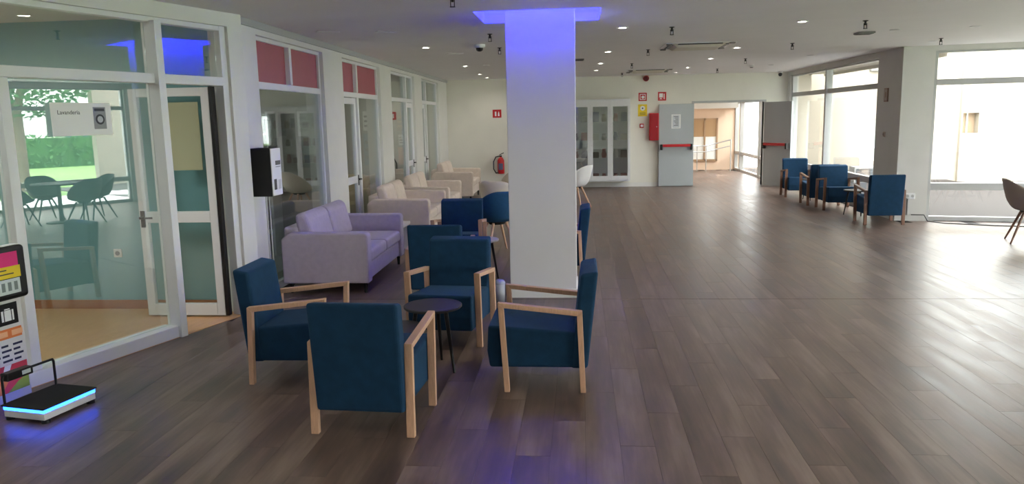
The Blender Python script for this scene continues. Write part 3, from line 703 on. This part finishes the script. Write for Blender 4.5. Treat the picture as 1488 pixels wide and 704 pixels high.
B(-.055, -.015, -.008, -.0062, -.06, .05).build('extinguisher_symbol', M_paper, t); MB().prism([(.02, -.06), (.065, -.06), (.055, .03), (.04, .06), (.025, .0)], -.008, -.0062, 'y').build('flame_symbol', M_paper, t)
t = thing('fire_extinguisher', 'red fire extinguisher with black hose hung on the far wall', 'extinguisher', (-1.98, YB-.12, .38))
MB().lathe([(0, 0), (.075, 0), (.085, .012), (.085, .33), (.06, .385), (.028, .40), (.028, .42), (0, .42)], 24).build('cylinder', M_red, t, smooth=True)
B(-.03, .03, -.02, .02, .4202, .455).build('valve', M_black, t); MB().tube([(-.03, 0, .47), (.08, -.02, .52)], .01).build('lever', M_black, t)
MB().tube([(-.03, -.02, .44), (-.12, -.03, .42), (-.18, -.04, .30), (-.18, -.04, .12), (-.12, -.06, .02), (-.05, -.09, .03)], .014).build('hose', M_black, t)
B(-.05, .06, -.0885, -.0855, .10, .26).build('label', mat('label_blue', (90, 96, 130), .6), t); B(-.04, .04, .086, .119, .15, .4).build('bracket', M_darkmetal, t)

# ------------------------------------------------------------------ pillar fittings (right)
A3 = ang(C3-C2)
pn = Vector((C2.y-C3.y, -(C2.x-C3.x))).normalized()            # placeholder normal
dirp = (C3-C2).normalized(); nrm = Vector((dirp.y, -dirp.x))    # to the hall
def onp(u, z, off=.0): q = C2+dirp*u+nrm*off; return (q.x, q.y, z)
t = thing('picture_frame', 'small brown framed notice high on the shaded pillar face', 'frame', onp(.42, 2.0, .001), A3)
B(-.075, .075, -.018, 0, -.11, .11).build('frame', mat('frame_brown', (140, 112, 92), .5), t, bevel=.003); B(-.055, .055, -.020, -.0185, -.09, .09).build('sheet', mat('sheet_taupe', (170, 156, 146), .7), t)
B(-.02, .02, -.0215, -.0202, -.04, .045).build('symbol', mat('frame_brown', (140, 112, 92), .5), t)
t = thing('thermostat', 'tiny pale thermostat on the shaded pillar face', 'switch', onp(.42, 1.36, .001), A3)
B(-.035, .035, -.02, 0, -.04, .04).build('case', mat('thermo', (176, 162, 140), .5), t, bevel=.005); MB().cyl((0, -.0202, 0), (0, -.03, 0), .018, n=14).build('dial', mat('thermo_dial', (150, 136, 116), .5), t)
def on2(u, z, off=.001): q = C3+V2*u+Vector((V2.y, -V2.x))*off; return (q.x, q.y, z)
t = thing('wall_socket', 'white double socket with conduit on the right pillar', 'socket', on2(.20, .40), A2)
B(-.07, .07, -.05, 0, -.045, .045).build('box', M_alu, t, bevel=.006)
for x in (-.035, .035): MB().cyl((x, -.0502, 0), (x, -.055, 0), .022, n=14).build('outlet', M_greyframe, t)
MB().cyl((-.02, -.012, -.31), (-.02, -.012, -.0455), .010).build('conduit', M_greyframe, t)
q = [Vector((5.24, 12.79, .10)), Vector((5.42, 12.745, .10)), Vector((5.46, 12.70, .0075)), Vector((5.6, 12.45, .0075)), Vector((6.2, 12.15, .0075)), Vector((7.2, 11.8, .0075))]
o = MB().tube([tuple(p) for p in q], .007).build('floor_cable', M_black); tag(o, 'black cable trailing along the floor from the right pillar', 'cable')

# ------------------------------------------------------------------ ceiling fittings
def downlight(label, x, y, lit=True):
    t = thing('downlight', label, 'downlight', (x, y, CH), 0, 'recessed ceiling downlights')
    MB().lathe([(.042, -.001), (.062, -.001), (.062, -.006), (.055, -.009), (.042, -.006), (.042, -.001)], 20).build('trim_ring', M_alu, t, smooth=True)
    MB().lathe([(0, -.004), (.041, -.004), (.041, -.001), (0, -.001)], 20).build('lamp', M_lamp if lit else M_lampoff, t)
    if lit:
        ld = bpy.data.lights.new('downlight_beam', 'SPOT'); ld.energy = 8; ld.spot_size = 2.6; ld.spot_blend = 1; ld.shadow_soft_size = .04; ld.color = (1, .95, .88)
        lo = bpy.data.objects.new('downlight_beam', ld); COL.objects.link(lo); lo.parent = t; lo.location = (0, 0, -.012)
    return t
onm = ['nearest', 'second', 'third', 'fourth', 'fifth']
rows = [('in the ceiling row just right of the column', [(.48, 8.97), (.43, 12.2), (.39, 14.8), (.35, 16.93)], 1),
        ('out of view above the camera, right', [(2.4, 5.7), (2.4, 2.5), (4.7, 5.7), (4.7, 2.5)], 1), ('out of view above the camera, left', [(.4, 5.7), (.4, 2.5), (-2.0, 5.7), (-2.0, 2.5)], 1),
        ('in the ceiling row above the left door leaf', [(2.4, 8.91), (2.33, 12.11), (2.31, 14.31), (2.25, 16.81), (2.21, 18.6)], 1),
        ('in the ceiling row by the right window', [(3.83, 10.12), (3.97, 14.13), (3.9, 16.62)], 0),
        ('in the ceiling row above the beige sofas', [(-2.07, 10.66), (-2.1, 14.55), (-2.19, 17.34), (-2.2, 18.8)], 1),
        ('in the ceiling left of the column', [(-1.7, 14.5)], 0),
        ('in the ceiling by the right-edge window', [(4.7, 9.99), (5.05, 11.95)], 0)]
proto = {}
for nm, pts, lit in rows:
    for i, (x, y) in enumerate(pts):
        lb = ('%s %s downlight %s' % (onm[i], 'lit' if lit else 'dim', nm)) if len(pts) > 1 else 'single dim downlight '+nm
        if lit not in proto: proto[lit] = downlight(lb, x, y, lit)
        else: dup(proto[lit], lb, (x, y, CH))
sp0 = None
def sprinkler(label, x, y):
    t = thing('sprinkler', label, 'sprinkler', (x, y, CH), 0, 'ceiling sprinklers')
    MB().lathe([(.03, -.001), (.03, -.006), (.012, -.012), (.010, -.05), (0, -.05)], 12).build('body', M_darkmetal, t)
    MB().box(-.018, -.012, -.004, .004, -.085, -.03).box(.012, .018, -.004, .004, -.085, -.03).build('yoke', M_darkmetal, t)
    MB().cyl((0, 0, -.085), (0, 0, -.090), .022, n=12).build('deflector', M_darkmetal, t); return t
srow = [('in the row left of the column', [(-1.0, 6.33), (-1.03, 9.21), (-1.1, 11.0)]), ('in the row right of the column', [(1.03, 9.06), (1.02, 12.03), (.98, 15.08), (.97, 18.3)]),
        ('in the row by the right window', [(3.1, 9.02), (3.01, 11.63), (2.96, 14.56), (2.98, 17.57)]), ('above the right-edge window', [(4.98, 11.52)])]
for nm, pts in srow:
    for i, (x, y) in enumerate(pts):
        lb = '%s dark sprinkler head on the ceiling %s' % (onm[i] if len(pts) > 1 else 'single', nm)
        if sp0 is None: sp0 = sprinkler(lb, x, y)
        else: dup(sp0, lb, (x, y, CH))
def cassette(label, x, y):
    t = thing('ceiling_cassette', label, 'air conditioner', (x, y, CH), 0, 'ceiling air-conditioning cassettes'); h = .475
    MB().prism([(-h, -h), (h, -h), (h, h), (-h, h)], -.012, -.001).build('panel', M_alu, t, bevel=.005)
    g = MB(); vs = [(-.30, -.30, -.05), (.30, -.30, -.05), (.30, .30, -.05), (-.30, .30, -.05), (-.36, -.36, -.0125), (.36, -.36, -.0125), (.36, .36, -.0125), (-.36, .36, -.0125)]
    g.add(vs, [(0, 3, 2, 1), (0, 1, 5, 4), (1, 2, 6, 5), (2, 3, 7, 6), (3, 0, 4, 7), (4, 5, 6, 7)]); g.build('grille', mat('cassette_cream', (212, 206, 192), .5), t)
    for s in (-1, 1):
        B(-.30, .30, s*.385-.03, s*.385+.03, -.022, -.0125).build('air_slot', M_black, t)
        B(s*.385-.03, s*.385+.03, -.30, .30, -.022, -.0125).build('air_slot', M_black, t)
    for sx in (-1, 1):
        for sy in (-1, 1): B(sx*.42-.04, sx*.42+.04, sy*.42-.04, sy*.42+.04, -.03, -.0125).build('corner_cap', mat('cap_grey', (120, 118, 114), .5), t, bevel=.006)
    return t
c_ = cassette('nearer ceiling air-conditioning cassette right of the column', 1.65, 11.5)
dup(c_, 'farther ceiling air-conditioning cassette near the far wall', (1.5, 17.5, CH))
t = thing('security_camera', 'white dome security camera on the ceiling left of the column', 'camera', (-1.31, 10.45, CH))
MB().lathe([(.075, -.001), (.075, -.03), (.06, -.045), (0, -.045)], 20).build('base', M_alu, t); MB().lathe([(.05, -.0455), (.045, -.075), (.025, -.09), (0, -.094)], 20).build('dome', M_black, t, smooth=True)
t = thing('security_camera', 'small black-lensed camera in the far right ceiling corner', 'camera', (4.75, 19.35, CH))
MB().lathe([(.06, -.001), (.06, -.03), (0, -.03)], 16).build('base', M_alu, t); MB().ball((0, -.01, -.075), .045, 14, 8).build('lens_ball', M_black, t, smooth=True)
def vent(label, x, y, sx, sy):
    t = thing('ceiling_vent', label, 'vent', (x, y, CH)); MB().box(-sx, sx, -sy, sy, -.02, -.001).build('frame', mat('vent_grey', (120, 118, 116), .5), t, bevel=.003)
    for i in range(4):
        yy = -sy*.7+i*sy*.46; B(-sx*.9, sx*.9, yy, yy+sy*.2, -.026, -.0205).build('slat', M_darkmetal, t)
vent('small grey ceiling vent at the right edge of the column', -.08, 13.6, .16, .10)
vent('dark square ceiling vent toward the right windows', 3.55, 10.35, .10, .10)
vent_pts = [('flush ceiling access plate nearest above the lavender sofa', -2.72, 8.5), ('second flush ceiling access plate above the lavender sofa', -2.1, 8.65), ('flush ceiling access plate above the middle beige sofa', -1.85, 11.75)]
for lb, x, y in vent_pts:
    t = thing('access_plate', lb, 'ceiling plate', (x, y, CH), .5, 'flush ceiling plates')
    B(-.12, .12, -.06, .06, -.007, -.001).build('plate', M_ceil, t); B(-.11, .11, .035, .05, -.010, -.0072).build('bright_lip', M_alu, t)
t = thing('smoke_detector', 'small round smoke detector on the ceiling near the far right corner', 'detector', (3.5, 16.6, CH))
MB().lathe([(.05, -.001), (.05, -.02), (.035, -.045), (0, -.05)], 18).build('body', M_alu, t); MB().lathe([(.0355, -.0455), (.03, -.055), (0, -.056)], 18).build('sensor', M_darkmetal, t)

# ------------------------------------------------------------------ things behind the left glazing
def poster(label, x, y, z0, z1, w_, m, inner):
    t = thing('poster', label, 'poster', (x, y, z0)); B(-w_/2, w_/2, 0, .006, 0, z1-z0).build('sheet', m, t)
    for i in range(3): B(-w_*.38, w_*.38-.03*i, -.0015, -.0005, (z1-z0)*(.2+.24*i), (z1-z0)*(.30+.24*i)).build('print', inner, t)
M_post_b = mat('poster_blue', (70, 130, 160), .6); M_post_o = mat('poster_orange', (216, 140, 112), .6); M_post_t = mat('poster_teal_dark', (50, 84, 96), .6)
poster('white paper sheet standing in for a reflection in the first bay, left one', -3.665, 10.24, 1.57, 1.90, .20, M_paper, mat('label_grey', (208, 208, 206), .7))  # this sheet and the next imitate pale reflections in the pane
poster('white paper sheet standing in for a reflection in the first bay, right one', -3.43, 10.24, 1.57, 1.88, .13, M_paper, mat('label_grey', (208, 208, 206), .7))
poster('dark framed print below the papers behind the first bay', -3.69, 10.24, 1.15, 1.50, .13, M_post_t, M_ink)
poster('black framed notice left of the papers behind the first bay', -3.975, 10.24, 1.58, 1.90, .10, M_ink, M_post_t)
poster('blue poster behind the pane of the second bay', -3.60, 13.19, 1.0, 1.54, .20, M_post_b, M_post_t)
poster('white notice above the blue poster in the second bay', -3.61, 13.19, 1.59, 1.92, .17, M_paper, M_ink)
poster('salmon poster behind the pane of the third bay', -3.70, 16.09, .84, 1.20, .17, M_post_o, M_orange)
poster('white notice above the salmon poster in the third bay', -3.70, 16.09, 1.24, 1.46, .13, M_paper, M_ink)
poster('brown print at the top behind the third bay', -3.70, 16.09, 1.54, 1.92, .19, M_niche, M_wicker)
t = thing('wicker_chair', 'tan wicker armchair behind the pane of the second bay', 'chair', (-3.86, 12.72, 0), PI)
MB().lathe([(0, .12), (.28, .12), (.32, .40), (0, .42)], 24).build('seat', M_wicker, t)
vs = []; fs = []
for i in range(17):
    a = PI*(-.15+1.3*i/16)
    for z, rr in ((.30, .30), (.55, .34), (.78+.08*math.sin(a), .36)): vs.append((rr*math.cos(a), -rr*math.sin(a), z))
for i in range(16):
    for j in range(2): fs.append((i*3+j, (i+1)*3+j, (i+1)*3+j+1, i*3+j+1))
MB().add(vs, fs).build('backrest', M_wicker, t, solid=.03, smooth=True)
for a in range(4): MB().cyl((.2*math.cos(a*PI/2+.78), .2*math.sin(a*PI/2+.78), .119), (.24*math.cos(a*PI/2+.78), .24*math.sin(a*PI/2+.78), 0), .02, n=8).build('leg', M_walnut, t)
def shelf(label, x, y):
    t = thing('display_shelf', label, 'shelf', (x, y, 0), PI/2)
    for s in (-.5, .5): MB().box(-.15, .15, s-.015, s+.015, 0, 1.9).build('upright', M_alu, t)
    for z in (.3, .75, 1.2, 1.6): B(-.15, .15, -.484, .484, z, z+.02).build('board', M_alu, t)
    return t
sh = shelf('white display shelf against the partition behind the first bay', -4.55, 10.05)
dup(sh, 'white display shelf farther left behind the first bay', (-5.65, 10.05, 0), PI/2)
random.seed(5)
for si, y in enumerate((-4.55, -5.65)):
    for zi, z in enumerate((.32, .77, 1.22)):
        for j in range(2):
            h = .15+.12*random.random(); c = cols[random.randrange(8)]
            o = B(-.11, .11, -.09, .09, 0, h).build('carton', mat('item_%d_%d_%d' % c, c, .5), None, bevel=.006); o.location = (y-.22+.42*j, 10.05, z+.0005)
            tag(o, '%s carton on the %s board of the %s white shelf, %s side' % (cn[c], ['lowest', 'second', 'third'][zi], ['right', 'left'][si], ['left', 'right'][j]), 'box', 'cartons on the white shelves')
# laundry fitting
t = thing('wall_socket', 'small socket on the teal laundry wall above the skirting', 'socket', (-4.42, 6.999, .55))
B(-.04, .04, -.012, 0, -.04, .04).build('plate', mat('label_grey', (208, 208, 206), .7), t, bevel=.004); MB().cyl((0, -.0122, 0), (0, -.016, 0), .022, n=14).build('outlet', M_ink, t)

# ------------------------------------------------------------------ courtyard
yd = stuc('ground_courtyard', B(4.99, 16, 12.0, 27, -.15, -.055), M_joint, 'pale paved courtyard ground outside the right window', 'ground')
ca, sa = math.cos(-.5), math.sin(-.5); pv = []
for i in range(-12, 24):
    for j in range(-26, 30):
        u, v = i*.62+(.31 if j % 2 else 0), j*.31
        x, y = 9+u*ca-v*sa, 16+u*sa+v*ca
        if 5.6 < x < 13 and y > 13.6-(x-5)*.2 and y < 20.0: pv.append((math.hypot(x-8.5, y-14.5), x, y))
pv.sort(); pmesh2 = None; rest2 = MB()
for k_, (d_, x, y) in enumerate(pv):
    if k_ < 280:
        if pmesh2 is None:
            o = B(-.297, .297, -.142, .142, 0, .02).build('paver', M_paver, yd); pmesh2 = o.data
        else:
            o = bpy.data.objects.new('paver', pmesh2); COL.objects.link(o); o.parent = yd
        o.location = (x, y, -.0549); o.rotation_euler = (0, 0, -.5)
    else:
        rest2.m = Matrix.Translation((x, y, -.0549)) @ Matrix.Rotation(-.5, 4, 'Z'); rest2.box(-.297, .297, -.142, .142, 0, .02)
if rest2.v: rest2.build('paver_field', M_paver, yd)['kind'] = 'stuff'
YF = 20.5; HF = 3.5
fc = thing('neighbour_facade', 'cream rendered building across the courtyard, seen through the right windows', 'building', (0, YF, -.055))
wq = MB()
def holes(x0, x1, y0, y1, hs):   # wall with rectangular openings sorted by x
    x = x0
    for (a, b_, c, d_) in hs:
        wq.box(x, a, y0, y1, 0, HF); wq.box(a, b_, y0, y1, 0, c); wq.box(a, b_, y0, y1, d_, HF); x = b_
    wq.box(x, x1, y0, y1, 0, HF)
holes(5.22, 9.42, 0, .3, [(7.12, 8.05, .55, 1.60)])
holes(9.42, 15.9, -.10, .3, [(9.46, 9.84, 1.20, 1.70)])
wq.build('wall', M_facade, fc)
B(9.46, 9.84, .12, .16, 1.2, 1.7).build('niche_back', M_niche, fc)
B(9.63, 9.66, .08, .1195, 1.2, 1.7).build('niche_bar', mat('pale_curtain', (206, 222, 222), .8), fc)
wn_ = MB().box(7.12, 7.17, .1, .16, .55, 1.6).box(8.0, 8.05, .1, .16, .55, 1.6).box(7.17, 8.0, .1, .16, 1.55, 1.6).box(7.17, 8.0, .1, .16, .55, .6).box(7.17, 8.0, .1, .16, .86, .92).box(7.56, 7.61, .1, .16, .6, .86).box(7.56, 7.61, .1, .16, .92, 1.55).build('window', M_alu, fc)
B(7.17, 8.0, .165, .17, .6, 1.55).build('curtain', M_curtain, wn_); B(7.17, 8.0, .125, .13, .92, 1.55).build('pane', M_glass, wn_); B(7.17, 8.0, .125, .13, .6, .86).build('pane', M_glass, wn_)
B(5.22, 5.66, -.5, -.001, 0, HF).build('corner_pier', M_facade, fc)
B(7.2, 7.7, -.12, -.001, 2.78, 2.92).build('wall_lamp', mat('vent_grey', (120, 118, 116), .5), fc)
so = thing('eave_soffit', 'cream eave slab outside above the right window', 'eave', (0, 0, 0)); B(5.24, 5.95, 13.5, 19.99, 2.66, 2.78).build('slab', M_facade, so)
B(5.95, 6.0, 13.5, 19.99, 2.6, 2.82).build('fascia', M_facade, so)
ac = thing('condenser_unit', 'grey slatted condenser unit on the ground outside the right window', 'air conditioner', (7.0, 20.1, -.034))
B(-.25, .35, -.2, .2, 0, .42).build('case', mat('unit_grey', (170, 168, 166), .5), ac, bevel=.01)
for i in range(9): B(-.22, .32, -.215, -.2005, .05+.038*i, .065+.038*i).build('slat', M_darkmetal, ac)
cs = thing('corridor_side_building', 'cream wall outside the corridor window', 'building', (8.6, 0, -.055)); B(0, .3, 21.2, 27, 0, 2.4).build('wall', M_facade, cs); B(-.05, .35, 21.2, 27, 2.4, 2.5).build('coping', M_facade, cs)
ce = thing('courtyard_side_wall', 'cream wall closing the courtyard at the right', 'wall', (15.9, 0, -.055)); B(0, .3, 13.5, 20.8, 0, 3.6).build('wall', M_facade, ce); B(-.05, .35, 13.5, 20.8, 3.6, 3.7).build('coping', M_facade, ce)

# ------------------------------------------------------------------ garden (mirrored in the near-left glass)
stuc('ground_garden', MB().box(9.05, 60, -30, 11.9, -.2, -.06).box(16.3, 60, 11.9, 40, -.2, -.06), M_lawn, 'green lawn of the garden mirrored in the near-left glass', 'ground')
stuc('ground_terrace', MB().box(9.05, 12.5, -30, 11.9, -.0599, -.03), M_paver, 'pale terrace strip outside the garden window', 'ground')
stuc('ground_path', MB().box(24, 27, -30, 11.9, -.0599, -.04), M_paver, 'pale path across the lawn', 'ground')
tr_ = thing('garden_tree', 'leafy garden tree mirrored in the near-left glass', 'tree', (15.5, 11.2, -.06))
MB().cyl((0, 0, 0), (.05, .05, 2.2), .20, .15, 12).cyl((.05, .05, 2.2), (-.5, .4, 4.2), .12, .06, 10).cyl((.05, .05, 2.2), (.6, -.3, 4.0), .12, .06, 10).build('trunk', M_bark, tr_)
lf = MB(); random.seed(11)
for i in range(2600):
    a = random.random()*2*PI; rr = 2.2*random.random()**.5; z = 3.6+random.uniform(-1.6, 1.6)*math.sqrt(max(0, 1-(rr/2.3)**2)); s = .11
    c = Vector((rr*math.cos(a), rr*math.sin(a), z)); d1 = Vector((random.uniform(-1, 1), random.uniform(-1, 1), random.uniform(-.6, .6))).normalized(); d2 = d1.orthogonal().normalized()
    lf.add([tuple(c-d1*s), tuple(c+d2*s*.5), tuple(c+d1*s), tuple(c-d2*s*.5)], [(0, 1, 2, 3)])
o = lf.build('foliage', M_leaf, tr_); o['kind'] = 'stuff'
hg = MB(); random.seed(12)
for i in range(5000):
    x, y, z = 30+random.uniform(-.5, .5), random.uniform(-6, 26), random.uniform(0, 1.5); s = .14
    d1 = Vector((random.uniform(-1, 1), random.uniform(-1, 1), random.uniform(-1, 1))).normalized(); d2 = d1.orthogonal().normalized(); c = Vector((x, y, z))
    hg.add([tuple(c-d1*s), tuple(c+d2*s*.5), tuple(c+d1*s), tuple(c-d2*s*.5)], [(0, 1, 2, 3)])
hd = thing('hedge', 'long green hedge at the end of the mirrored lawn', 'hedge', (0, 0, -.06)); o = hg.build('foliage', M_leaf, hd); o['kind'] = 'stuff'
B(29.7, 30.3, -6, 26, 0, 1.35).build('hedge_core', M_leaf, hd)
bw = thing('white_house', 'white apartment house mirrored in the near-left glass', 'building', (36, 16, -.06))
B(0, 8, -14, 14, 0, 9).build('wall', mat('white_render', (240, 240, 240), .8), bw)
for i in range(7):
    for j in range(3):
        wq_ = B(-.06, .0, -12+i*4, -10.6+i*4, 1.0+3*j, 2.5+3*j).build('window', M_greyframe, bw); B(-.07, -.061, -11.9+i*4, -10.7+i*4, 1.1+3*j, 2.4+3*j).build('pane', M_post_t, wq_)

# ------------------------------------------------------------------ ceiling panels added to brighten the side rooms and corridor, and the hall lights behind the camera
M_panel = mat('lit_panel', (250, 250, 246), .5, emit=(244, 250, 246), estr=5)
for lb, x, y, ln in (('ceiling light panel added to the laundry room', -4.9, 4.6, 1.2), ('second added ceiling light panel of the laundry room', -7.4, 4.2, 1.2), ('ceiling light panel added to the room behind the first bay', -5.0, 8.7, .6),
                 ('ceiling light panel added to the room behind the second bay', -5.0, 11.7, .6), ('ceiling light panel added to the room behind the third bay', -5.0, 14.6, .6), ('ceiling light panel added to the room behind the farthest bay', -5.0, 17.8, .6), ('ceiling light panel added to the corridor beyond the doors', 3.6, 22.2, 1.2)):
    t = thing('added_light_panel', lb, 'ceiling light', (x, y, CH if x < 0 else 2.3), 0, 'ceiling light panels added to the side rooms')
    B(-.32, .32, -ln/2-.02, ln/2+.02, -.02, -.001).build('frame', M_alu, t); B(-.30, .30, -ln/2, ln/2, -.026, -.0205).build('diffuser', M_panel, t)
